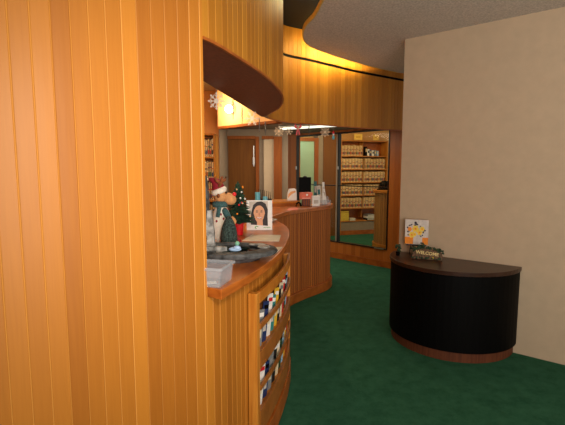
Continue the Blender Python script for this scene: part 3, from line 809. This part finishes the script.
# ------------------------------------------------------------------ hanging ornaments
def flake(bm, r, arms, t=.002):
    for k in range(arms):
        a = 2 * PI * k / arms
        R = Matrix.Rotation(a, 4, 'Y')
        tmp = bmesh.new()
        box(tmp, (r * .5, 0, 0), (r, t, r * .10)); box(tmp, (r * .62, 0, r * .13), (r * .3, t * .9, r * .08), ry=-.8); box(tmp, (r * .62, 0, -r * .13), (r * .3, t * .9, r * .08), ry=.8)
        ngon_plate(tmp, [(r * .72, 0), (r * .86, r * .13), (r * 1.0, 0), (r * .86, -r * .13)], -t * .6, t * .6)
        bmesh.ops.transform(tmp, matrix=R, verts=tmp.verts)
        me = bpy.data.meshes.new('tmp'); tmp.to_mesh(me); tmp.free(); bm.from_mesh(me); bpy.data.meshes.remove(me)
    ngon_plate(bm, oval(0, 0, r * .28, r * .28, 12), -t * .7, t * .7)
    return bm
def hang(name, px, py, Y, label, cat, ztop, group=None):
    p = at_y(px, py, Y)
    o = empty(name, (p.x, p.y, p.z), label, cat, 0, group)
    return o, ztop - p.z
def thread(o, z0, z1):
    obj('thread', tube(bmesh.new(), [(0, 0, z0), (0, 0, z1)], .0008, 5), 'thread', o)
for px, py, Y, rp, mat, arms, lb, zt in (
        (216.5, 101, 2.62, 8.5, 'snow', 8, 'large frosted snowflake hanging by the peach wall, leftmost of all', ZS - .005),
        (252, 118.5, 3.62, 7.5, 'snow', 6, 'frosted snowflake hanging under the narrow end of the brown soffit', ZS - .005),
        (279, 131, 4.62, 5.2, 'snow_gold', 8, 'pale gold snowflake hanging just left of the smaller gold one', 2.225),
        (289, 131.5, 4.70, 3.8, 'snow_gold', 6, 'small pale gold snowflake hanging left of the red bow', 2.225),
        (325, 132, 4.80, 5.0, 'snow_gold', 8, 'pale gold snowflake hanging before the top of the left glass panel', 2.225)):
    o, dz = hang('snowflake', px, py, Y, lb, 'ornament', zt, 'hanging snowflakes')
    r = rp * Y / F_PX
    obj('flake', flake(bmesh.new(), r, arms), mat, o)
    thread(o, r * .2, dz)
for px, ya, yb, Y, lb, zt in (
        (233, 100, 119, 2.95, 'dark twisted icicle hanging beside the wall lamp', ZS - .005),
        (242, 108, 124, 3.25, 'dark twisted icicle hanging midway along the brown soffit', ZS - .005),
        (259.3, 118, 132, 3.80, 'dark twisted icicle right of the second frosted snowflake', ZS - .005),
        (265.3, 122, 135, 3.9, 'dark twisted icicle left of the first gold snowflake', ZS - .005),
        (309, 124, 137, 4.72, 'thin silver icicle hanging right of the red bow', 2.225)):
    o, dz = hang('icicle_ornament', px, ya, Y, lb, 'ornament', zt, 'hanging icicles')
    L_ = at_y(px, ya, Y).z - at_y(px, yb, Y).z
    pts = [(.0015 * math.cos(i * 1.3), .0015 * math.sin(i * 1.3), -L_ * i / 24) for i in range(25)]
    obj('twist', tube(bmesh.new(), pts, [.0022 + .003 * math.sin(PI * min(1, i / 24 + .15)) for i in range(25)], 8), 'icicle', o, smooth=True)
    if dz > .002: thread(o, 0, dz)
o, dz = hang('bow_ornament', 298, 128, 4.66, 'bright red bow ornament hanging under the bulkhead', 'ornament', 2.225)
u = 4.66 / F_PX
bm = bmesh.new()
for s in (-1, 1):
    ngon_plate(bm, [(0, 0), (s * 3.2 * u, 4.5 * u), (s * 3.6 * u, .5 * u), (s * 1.2 * u, -.8 * u)], -.006, .006)
    ngon_plate(bm, [(0, 0), (s * 1.0 * u, -1 * u), (s * 2.2 * u, -6.5 * u), (s * .8 * u, -7 * u)], -.004, .004)
obj('ribbon', bm, 'bright_red', o); obj('knot', ball(bmesh.new(), (0, 0, 0), (.014, .01, .014), 10), 'snow_gold', o, smooth=True); thread(o, .01, dz)
o, dz = hang('figure_ornament', 333.3, 135, 4.86, 'tiny hanging figure with red cap, right of the last gold snowflake', 'ornament', 2.225)
u = 4.86 / F_PX
obj('figure_body', lathe(bmesh.new(), [(0, -4.5 * u), (1.1 * u, -4.2 * u), (1.4 * u, -2.2 * u), (.7 * u, -.6 * u), (0, -.4 * u)], n=14), 'cyan', o, smooth=True)
obj('figure_head', ball(bmesh.new(), (0, 0, .6 * u), (1.1 * u, 1.1 * u, 1.1 * u), 12), 'white', o, smooth=True)
obj('cap', lathe(bmesh.new(), [(1.2 * u, 1.2 * u), (1.1 * u, 2.2 * u), (.4 * u, 4.2 * u), (0, 4.4 * u)], n=14), 'bright_red', o, smooth=True)
thread(o, 4.2 * u, dz)

# ------------------------------------------------------------------ lamps that show
p = at_y(229, 109, 4.93)
wl = empty('wall_lamp', (p.x, p.y, p.z), 'glowing round wall lamp on the peach bulkhead', 'lamp', math.atan2(pn.y, pn.x))
# find the peach face along +x local
face_d = (pk0 - Vector((p.x, p.y))).dot(pn)
obj('globe', ball(bmesh.new(), (0, 0, 0), (.05, .05, .05), 20), 'glow', wl, smooth=True)
obj('bracket', tube(bmesh.new(), [(.048, 0, 0), (face_d - .012, 0, 0)], .012, 12), 'lamp_body', wl)
obj('back_plate', B((face_d - .007, 0, 0), (.012, .08, .08)), 'lamp_body', wl, bevel=.003)
fa, fb = Vector((-.02, 6.55)), Vector((.98, 5.93))
fdv = (fb - fa).normalized(); fnv = Vector((-fdv.y, fdv.x))
fl = empty('fluorescent_lamp', ((fa.x + fb.x) / 2, (fa.y + fb.y) / 2, 2.224), 'long white fluorescent ceiling lamp behind the bulkhead', 'lamp', math.atan2(fdv.y, fdv.x))
ln = (fb - fa).length
obj('housing', B((0, 0, -.012), (ln, .16, .022)), 'lamp_body', fl)
obj('lens', B((0, 0, -.033), (ln - .03, .13, .018)), 'tube_dim', fl, bevel=.005)
tubes = [((.345, 3.02), (.31, 3.36), .03), ((.46, 4.40), (1.10, 4.95), .03), ((.45, 3.6), (.42, 4.05), .03), ((1.25, 4.92), (1.55, 5.10), .03)]
tl = ['short cove tube at the near curve of the canopy edge', 'long cove tube on top of the canopy facing the bulkhead', 'cove tube on top of the canopy at its leftmost bulge', 'cove tube on top of the canopy near the beige wall']
for (a, b, r), lb in zip(tubes, tl):
    a, b = Vector(a), Vector(b); d = (b - a)
    o = empty('cove_lamp', ((a.x + b.x) / 2, (a.y + b.y) / 2, ZC + .033), lb, 'lamp', math.atan2(d.y, d.x), 'cove lamps')
    obj('batten', B((0, 0, .015), (d.length, .05, .03)), 'lamp_body', o)
    obj('lamp_tube', tube(bmesh.new(), [(-d.length / 2, 0, .055), (d.length / 2, 0, .055)], .018, 12), 'tube', o, smooth=True)
    for s in (-1, 1): obj('socket', B((s * (d.length / 2 - .01), 0, .043), (.012, .03, .05)), 'lamp_body', o)

# ------------------------------------------------------------------ file shelves
lab_cols = [(190, 50, 36), (60, 70, 110), (70, 96, 60), (200, 110, 40), (110, 56, 80), (50, 46, 44)]
for i, c in enumerate(lab_cols): M['tab%d' % i] = plain('label_print_%d' % i, c, .6)
fold_me = []
for i in range(6):
    bm = B((0, 0, .118), (.018, .20, .236)); box(bm, (0, .012, .240), (.008, .17, .014), mi=0)
    box(bm, (0, -.1008, .062), (.0165, .0016, .06), mi=1); box(bm, (0, -.1008, .135 + .012 * (i % 3)), (.0165, .0016, .02), mi=2)
    o = obj('file_folder', bm, ['folder' if i % 2 else 'folder_b', 'tab%d' % i, 'tab%d' % ((i + 2) % 6)])
    fold_me.append(o.data); bpy.data.objects.remove(o)
def folder(x, y, z, rz, label, group, i):
    o = bpy.data.objects.new('file_folder', fold_me[i % 6]); COL.objects.link(o)
    o.location = (x, y + random.uniform(-.008, .008), z); o.rotation_euler = (0, 0, rz)
    o.scale = (1, 1, random.uniform(.94, 1.05))
    tag(o, label, 'folder', group)
ordn = ['top', 'second', 'third', 'fourth', 'fifth', 'bottom']
def shelving(name, org, dirv, width, levels, spacing_top, label, bays, depth=.30, base=.1, bottom_z=.45):
    """levels: list of shelf heights, org = front left corner"""
    nv = Vector((dirv.y, -dirv.x))          # towards the viewer
    rz = math.atan2(dirv.y, dirv.x)
    e = empty(name, (org.x, org.y, 0), label, 'shelves', rz)
    bw = width / bays
    for k in range(bays + 1):
        obj('upright', B((k * bw, depth / 2 + (.05 if 0 < k < bays else 0), spacing_top / 2 + (.2 if 0 < k < bays else 0)), (.022 if k in (0, bays) else .012, depth - (.1 if 0 < k < bays else 0), spacing_top - (.4 if 0 < k < bays else 0))), 'oak_v', e)
    for z in levels:
        obj('shelf', B((width / 2, depth / 2, z - .011), (width - .024, depth - .02, .022)), 'oak', e)
    obj('top_board', B((width / 2, depth / 2, spacing_top + .012), (width + .022, depth, .022)), 'oak', e)
    obj('back_panel', B((width / 2, depth - .006, spacing_top / 2), (width - .024, .01, spacing_top)), 'red_oak', e)
    obj('plinth', B((width / 2, .03, .05), (width - .024, .02, .10)), 'red_oak', e)
    obj('kick_panel', B((width / 2, .035, (levels[-1] + .08) / 2), (width - .024, .01, levels[-1] - .125)), 'mauve', e)
    return e, rz
# big shelving seen through the right glass
ua, ub = fpx(340.5), fpx(386)
wid = ub - ua
og = fp(ua, .0)
levs = [1.885, 1.575, 1.265, .955, .645, .34]
sh, rz = shelving('file_shelves', og, fd, wid, levs, 2.22, 'wooden filing shelves full of folders seen through the right glass panel', 2)
# base the wall behind: grey band under the lowest shelf
def on_shelf(u, o, z): q = og + fd * u - fn * o; return q.x, q.y, z
cnt = 0
for r, z in enumerate(levs[:5]):
    for bay in range(2):
        u0 = bay * wid / 2 + .030; u1 = (bay + 1) * wid / 2 - .025
        if r == 0 and bay == 1: continue
        k = 0; u = u0
        while u < u1 - .012:
            x, y, _ = on_shelf(u, .13, z)
            folder(x, y, z + .0005, rz, 'cream file folder on the %s shelf, %s half, behind the glass' % (ordn[r], ('left', 'right')[bay]), 'folders on the %s shelf behind the glass, %s half' % (ordn[r], ('left', 'right')[bay]), (k * 5 + r * 3 + bay + (k // 3)))
            u += .0262; k += 1
# binders and white tape rolls on the top right bay
for i, (mat, w, h, nm) in enumerate((('black', .05, .22, 'black'), ('white', .05, .16, 'white'), ('cov_navy blue', .04, .15, 'navy blue'), ('white', .05, .13, 'short white'), ('cov_grey', .05, .14, 'grey'), ('cov_pale blue', .05, .12, 'pale blue'))):
    u = wid / 2 + .05 + i * .062
    x, y, _ = on_shelf(u, .12, levs[0])
    o = empty('binder', (x, y, levs[0] + .0005), '%s binder on the top right shelf behind the glass' % nm, 'binder', rz, 'binders on the top shelf')
    obj('spine', B((0, 0, h / 2), (w, .18, h)), mat, o, bevel=.003)
    obj('spine_label', B((0, -.0908, h * .6), (w * .6, .0015, h * .35)), 'folder' if mat != 'white' else 'cov_black', o)
# lowest compartment
x, y, _ = on_shelf(.13, .12, levs[5])
o = empty('yellow_box', (x, y, levs[5] + .0005), 'yellow carton on the lowest shelf behind the glass', 'box', rz)
obj('carton', B((0, 0, .115), (.21, .18, .23)), plain('dull_yellow', (206, 176, 60), .7), o, bevel=.004); obj('lid_edge', B((0, -.0905, .20), (.20, .0015, .006)), 'box_brown', o)
x, y, _ = on_shelf(.33, .1, levs[5])
o = empty('paper_stack', (x, y, levs[5] + .0005), 'low white pile of paper beside the yellow carton behind the glass', 'papers', rz)
obj('sheets', box(B((0, 0, .02), (.14, .18, .04)), (.01, .005, .048), (.13, .17, .012)), 'paper', o)
for i in range(3):
    x, y, _ = on_shelf(wid * .66, .1, levs[5])
    o = empty('flat_book', (x, y, levs[5] + .0005 + i * .047), '%s book lying flat in the pile on the lowest shelf behind the glass' % ('black', 'white', 'grey')[i], 'book', rz + .05 * i, 'flat books behind the glass')
    obj('cover', B((0, 0, .023), (.20, .2, .045)), ('black', 'white', 'cov_grey')[i], o); obj('page_edge', B((0, -.1005, .023), (.18, .0015, .03)), 'paper', o)
# yellow notices over the shelves
for px, wv, lb in ((357, .21, 'left yellow notice above the shelves behind the glass'), (374.5, .15, 'right yellow notice above the shelves behind the glass')):
    u = fpx(px) - ua
    x, y, _ = on_shelf(u, .002, 0)
    q = fp(fpx(px), .0); zc = 2.22 + .035
    o = empty('notice', (q.x, q.y + .02, zc - .005), lb, 'notice', rz, 'yellow notices')
    obj('notice_card', B((0, 0, .075), (wv, .004, .13)), plain('notice_yellow', (240, 200, 90), .6), o)
    obj('notice_print', B((0, -.0028, .075), (wv * .6, .001, .05)), plain('notice_print', (214, 166, 60), .6), o)
# curved counter behind the glass
q = Vector((2.33, 8.22))
fc = empty('file_room_counter', (q.x, q.y, 0), 'curved ribbed wooden counter seen through the right glass panel', 'counter')
R = .47
th0, th1 = PI * .62, PI * 1.75
arc = Path([(R * math.cos(th1 - (th1 - th0) * (1 - i / 12.)) , R * math.sin(th1 - (th1 - th0) * (1 - i / 12.))) for i in range(13)])
# direction: keep the boards on the outside
def arcpoly(r): return [(r * math.cos(th0 + (th1 - th0) * i / 30), r * math.sin(th0 + (th1 - th0) * i / 30)) for i in range(31)]
if arc.nrm(arc.L / 2).dot(arc.at(arc.L / 2)) < 0:
    arc = Path([tuple(v) for v in [arc.at(arc.L * (1 - i / 14.)) for i in range(15)]])
obj('front_panel', ribbon(arc, 0, arc.L, .09, 1.10, 0, .03, .05, .004, .007), boards('file_counter_boards', (150, 96, 44), (180, 124, 60), (110, 62, 28), .05, linew=.2), fc)
obj('base_moulding', ribbon(arc, 0, arc.L, 0, .09, .03, .06), 'oak', fc)
obj('countertop', P(arcpoly(R + .04), 1.101, 1.15), 'oak', fc, bevel=.005)
o = empty('telephone', (2.06, 8.30, 1.1505), 'black dome shaped desk telephone on the counter behind the glass', 'telephone')
obj('base', lathe(bmesh.new(), [(0, 0), (.15, 0), (.15, .015), (.11, .035), (0, .04)], n=28), 'black', o, smooth=True)
obj('dome', lathe(bmesh.new(), [(.115, .035), (.11, .09), (.085, .15), (.05, .18), (0, .19)], n=28), 'black', o, smooth=True)

# small shelving at the left of the office
og2 = Vector((-1.52, 5.76)); d2v = Vector((1, 0))
lev2 = [1.735, 1.43, 1.125, .82, .515]
sh2, rz2 = shelving('file_shelves', og2, d2v, .57, lev2, 2.03, 'wooden filing shelves at the office left, beside the grey wall corner', 1)
for r, z in enumerate(lev2[:4]):
    u = .20; k = 0
    while u < .555:
        folder(og2.x + u, og2.y + .13, z + .0005, 0, 'cream file folder on the %s shelf of the left office shelves' % ordn[r], 'folders on the %s shelf of the left office shelves' % ordn[r], k * 5 + r * 2 + k // 2)
        u += .0262; k += 1

# ------------------------------------------------------------------ black desk at the right
bw_dir = bd; cdesk = Vector((1.535, 3.66))
# put the centre just in front of the beige wall
cdesk = cdesk + bn * (.008 - (cdesk - bw0).dot(bn))
dk = empty('desk', (cdesk.x, cdesk.y, 0), 'black half round desk with dark wood top against the beige wall', 'desk', math.atan2(bn.y, bn.x))
def half(r, d0=0.0, n=32):
    return [(d0 + (r - d0) * math.cos(-PI / 2 + PI * i / n) if True else 0, r * math.sin(-PI / 2 + PI * i / n)) for i in range(n + 1)]
DR = .555
obj('body', P(half(DR - .01), .085, .715), 'black', dk)
M['dark_base'] = wood('dark_oak_base', (84, 42, 22), (108, 58, 32), rough=.7)  # oak darkened, the shade at the desk foot is in the colour
obj('base', P(half(DR - .03), 0, .085), 'dark_base', dk)
obj('top', P(half(DR), .716, .75), 'dark_top', dk, bevel=.004)
DZ = .7505
# flower card on a black easel
yc = 3.84
X = (417.3 - 282.5) / F_PX * yc
rzc = math.atan2(bd.y, bd.x) + .30
fcx = empty('flower_card', (X - .0, yc - .02, DZ), 'white card printed with yellow flowers and orange corners on a black easel', 'sign', rzc)
zb = .105
w_, h_ = .235, .245
fcx.scale = (.89, 1, .96)
obj('card', B((0, 0, zb + h_ / 2), (w_, .006, h_)), plain('card_print', (214, 204, 196), .6), fcx)
obj('orange_corner', B((-.075, -.0036, zb + .037), (.085, .0014, .07)), 'orange', fcx)
obj('orange_corner', B((.088, -.0036, zb + .037), (.058, .0014, .07)), 'orange', fcx)
fl_pos = [(-.012, .155, .032), (.03, .12, .026), (-.045, .095, .030), (-.07, .15, .02), (.055, .155, .024), (-.02, .10, .02)]
for i, (a, c, r) in enumerate(fl_pos):
    o = obj('flower', ngon_plate(bmesh.new(), [(a + r * (1 + .16 * math.cos(6 * t)) * math.cos(t), zb + c + r * (1 + .16 * math.cos(6 * t)) * math.sin(t)) for t in [2 * PI * q / 36 for q in range(36)]], -.0046 - .0004 * i, -.0030), 'yellow' if i != 3 else 'orange', fcx)
    obj('flower_centre', ngon_plate(bmesh.new(), oval(a, zb + c, r * .35, r * .35, 12), -.0056 - .0004 * i, -.0047 - .0004 * i), 'orange', o)
bm = bmesh.new(); rr = random.Random(3)
for i in range(34):
    a = rr.uniform(0, 2 * PI); q = rr.uniform(.055, .095)
    x, z = -.005 + q * math.cos(a), zb + .135 + q * .95 * math.sin(a)
    if abs(x) < .108 and zb + .08 < z < zb + .235:
        ngon_plate(bm, [(x + .010 * math.cos(a + t), z + .006 * math.sin(a * 2 + t) + .004 * math.sin(t)) for t in (0, 1.6, 3.1, 4.7)], -.0042, -.0030)
for i in range(5): ngon_plate(bm, oval(-.008 + rr.uniform(-.012, .018), zb + .205 + .012 * (i - 2) * .6, .012, .007, 10), -.0044, -.0030)
obj('printed_leaves', bm, 'dark_print', fcx)
bm = bmesh.new()
for s in (-1, 1): tube(bm, [(s * .06, -.03, .004), (s * .06, .0, zb + .0), (s * .06, .012, zb + .05)], .005, 8)
tube(bm, [(-.06, .012, zb + .04), (0, .05, .004)], .005, 8); tube(bm, [(.06, .012, zb + .04), (0, .05, .004)], .005, 8); box(bm, (0, -.003, zb - .006), (.2, .022, .010))
obj('easel', bm, 'black_metal', fcx)
# welcome stone
yw = 3.63
X = (429.5 - 282.5) / F_PX * yw
ws = empty('welcome_sign', (X, yw, DZ), 'brown stone plaque reading WELCOME with dark leaves on top', 'sign', math.radians(-24))
ws.scale = (.95, .8, .95)
wl_ = [(-.135, 0), (.13, 0), (.137, .03), (.128, .07), (.09, .086), (.04, .096), (-.02, .102), (-.07, .096), (-.115, .075), (-.138, .04)]
obj('stone', ngon_plate(bmesh.new(), wl_, -.022, .022), 'rock', ws, bevel=.006)
cu = bpy.data.curves.new('welcome_letters', 'FONT'); cu.body = 'WELCOME'; cu.size = .042; cu.align_x = 'CENTER'; cu.extrude = .0025; cu.offset = .0012
to = bpy.data.objects.new('tmp_text', cu); COL.objects.link(to)
bpy.context.view_layer.update()
me = bpy.data.meshes.new_from_object(to.evaluated_get(bpy.context.evaluated_depsgraph_get()))
bpy.data.objects.remove(to)
me.materials.clear(); me.materials.append(M['cream_text'])
lo = bpy.data.objects.new('lettering', me); COL.objects.link(lo); lo.parent = ws
lo.location = (.0, -.0245, .048); lo.rotation_euler = (PI / 2, math.radians(4), 0)
o = ngon_plate(bmesh.new(), [(.052 + .013 * (1 if i % 2 == 0 else .45) * math.cos(PI * i / 5), .022 + .013 * (1 if i % 2 == 0 else .45) * math.sin(PI * i / 5)) for i in range(10)], -.026, -.0225)
obj('yellow_flower', o, 'yellow', ws)
lf = bmesh.new(); rr = random.Random(8)
for i in range(90):
    x = rr.uniform(-.15, .14); z = .092 + rr.uniform(-.012, .025) + (.035 * math.exp(-((x + .055) / .035) ** 2)) * rr.random() * 1.6 - abs(x) * .12
    ball(lf, (x, rr.uniform(-.02, .02), z), (.013, .007, .008), 6, Matrix.Rotation(rr.uniform(0, 3), 4, 'Z') @ Matrix.Rotation(rr.uniform(-1, 1), 4, 'Y'))
obj('leaves', lf, 'leaf', ws)
lf = bmesh.new()
for i in range(24): ball(lf, (rr.uniform(-.14, .13), -.026 + rr.uniform(-.004, .004), rr.uniform(.008, .022)), (.011, .006, .007), 6, Matrix.Rotation(rr.uniform(-1, 1), 4, 'Y'))
obj('moss', lf, 'leaf', ws)
vp = Vector((X - .215, yw + .17))
vs = empty('sprig', (vp.x, vp.y, DZ), 'dark green leafy sprig in a small pot left of the flower card', 'plant')
obj('pot', lathe(bmesh.new(), [(0, 0), (.016, 0), (.02, .035), (.017, .035), (.014, .02), (0, .02)], n=16), 'black', vs)
lf = bmesh.new()
for i in range(22): ball(lf, (rr.uniform(-.025, .022), rr.uniform(-.02, .02), .04 + rr.uniform(0, .06)), (.014, .007, .009), 6, Matrix.Rotation(rr.uniform(0, 3), 4, 'Z') @ Matrix.Rotation(rr.uniform(-1, 1), 4, 'Y'))
obj('leaves', lf, 'leaf', vs)

# ------------------------------------------------------------------ light
def area(name, loc, target, size, power, col, size_y=None, spread=None):
    l = bpy.data.lights.new(name, 'AREA'); l.energy = power; l.color = col; l.size = size
    if size_y: l.shape = 'RECTANGLE'; l.size_y = size_y
    if spread: l.spread = spread
    o = bpy.data.objects.new(name, l); COL.objects.link(o); o.location = loc
    o.rotation_euler = (Vector(target) - Vector(loc)).to_track_quat('-Z', 'Y').to_euler()
    return o
def point(name, loc, power, col, r=.05):
    l = bpy.data.lights.new(name, 'POINT'); l.energy = power; l.color = col; l.shadow_soft_size = r
    o = bpy.data.objects.new(name, l); COL.objects.link(o); o.location = loc; return o
WARM = (1, .78, .50); NEUT = (1, .90, .76)
def spot(name, loc, target, power, col, deg, blend=1, r=.12):
    l = bpy.data.lights.new(name, 'SPOT'); l.energy = power; l.color = col; l.spot_size = math.radians(deg); l.spot_blend = blend; l.shadow_soft_size = r
    o = bpy.data.objects.new(name, l); COL.objects.link(o); o.location = loc
    o.rotation_euler = (Vector(target) - Vector(loc)).to_track_quat('-Z', 'Y').to_euler()
    return o
spot('entrance_spot', (.22, .1, 1.95), (-.36, 2.0, 1.35), 105, (1, .88, .70), 70)
area('entrance_daylight', (1.2, -1.0, 1.45), (1.1, 2.0, 3.6), 2.0, 98, (1, .92, .84), 1.3)  # added fill behind the camera, tilted up to brighten the canopy
for a, b, pw in (((.40, 4.36), (.33, 4.70), 3.6), ((.62, 4.56), (.57, 4.84), 7), ((.88, 4.78), (.80, 5.0), 4.2)):
    area('cove_light', (a[0], a[1], ZC + .13), (b[0], b[1], 2.62), .25, pw, (1, .78, .26), .05)
area('cove_light', (.37, 3.35, 2.92), (-.05, 3.2, 2.8), .5, 4, (1, .84, .40), .08)
point('wall_lamp_light', (p.x - pn.x * .12, p.y - pn.y * .12, p.z), 15, (1, .70, .36), .08)
area('office_light', (-.45, 3.4, 2.66), (-.4, 3.3, 0), .5, 24, WARM)
area('office_low_light', (-.3, 6.0, 2.20), (-.35, 6.9, .6), .5, 10, (1, .82, .58))
area('office_low_light', (.5, 6.1, 2.17), (.5, 6.2, 0), .8, 15, (1, .84, .62))
area('file_room_light', (1.5, 8.2, 2.58), (1.7, 9.8, .9), .9, 46, (1, .70, .36))
area('green_room_light', (.45, 8.9, 2.5), (.35, 9.3, 1.4), .3, 5, (.95, 1, .85))
wd = bpy.data.worlds.new('world'); scn.world = wd; wd.use_nodes = True
bg = wd.node_tree.nodes['Background']; bg.inputs['Color'].default_value = (1, .86, .70, 1); bg.inputs['Strength'].default_value = .6

scn.view_settings.view_transform = 'Standard'; scn.view_settings.look = 'None'
scn.view_settings.exposure = 0.0; scn.view_settings.gamma = 1
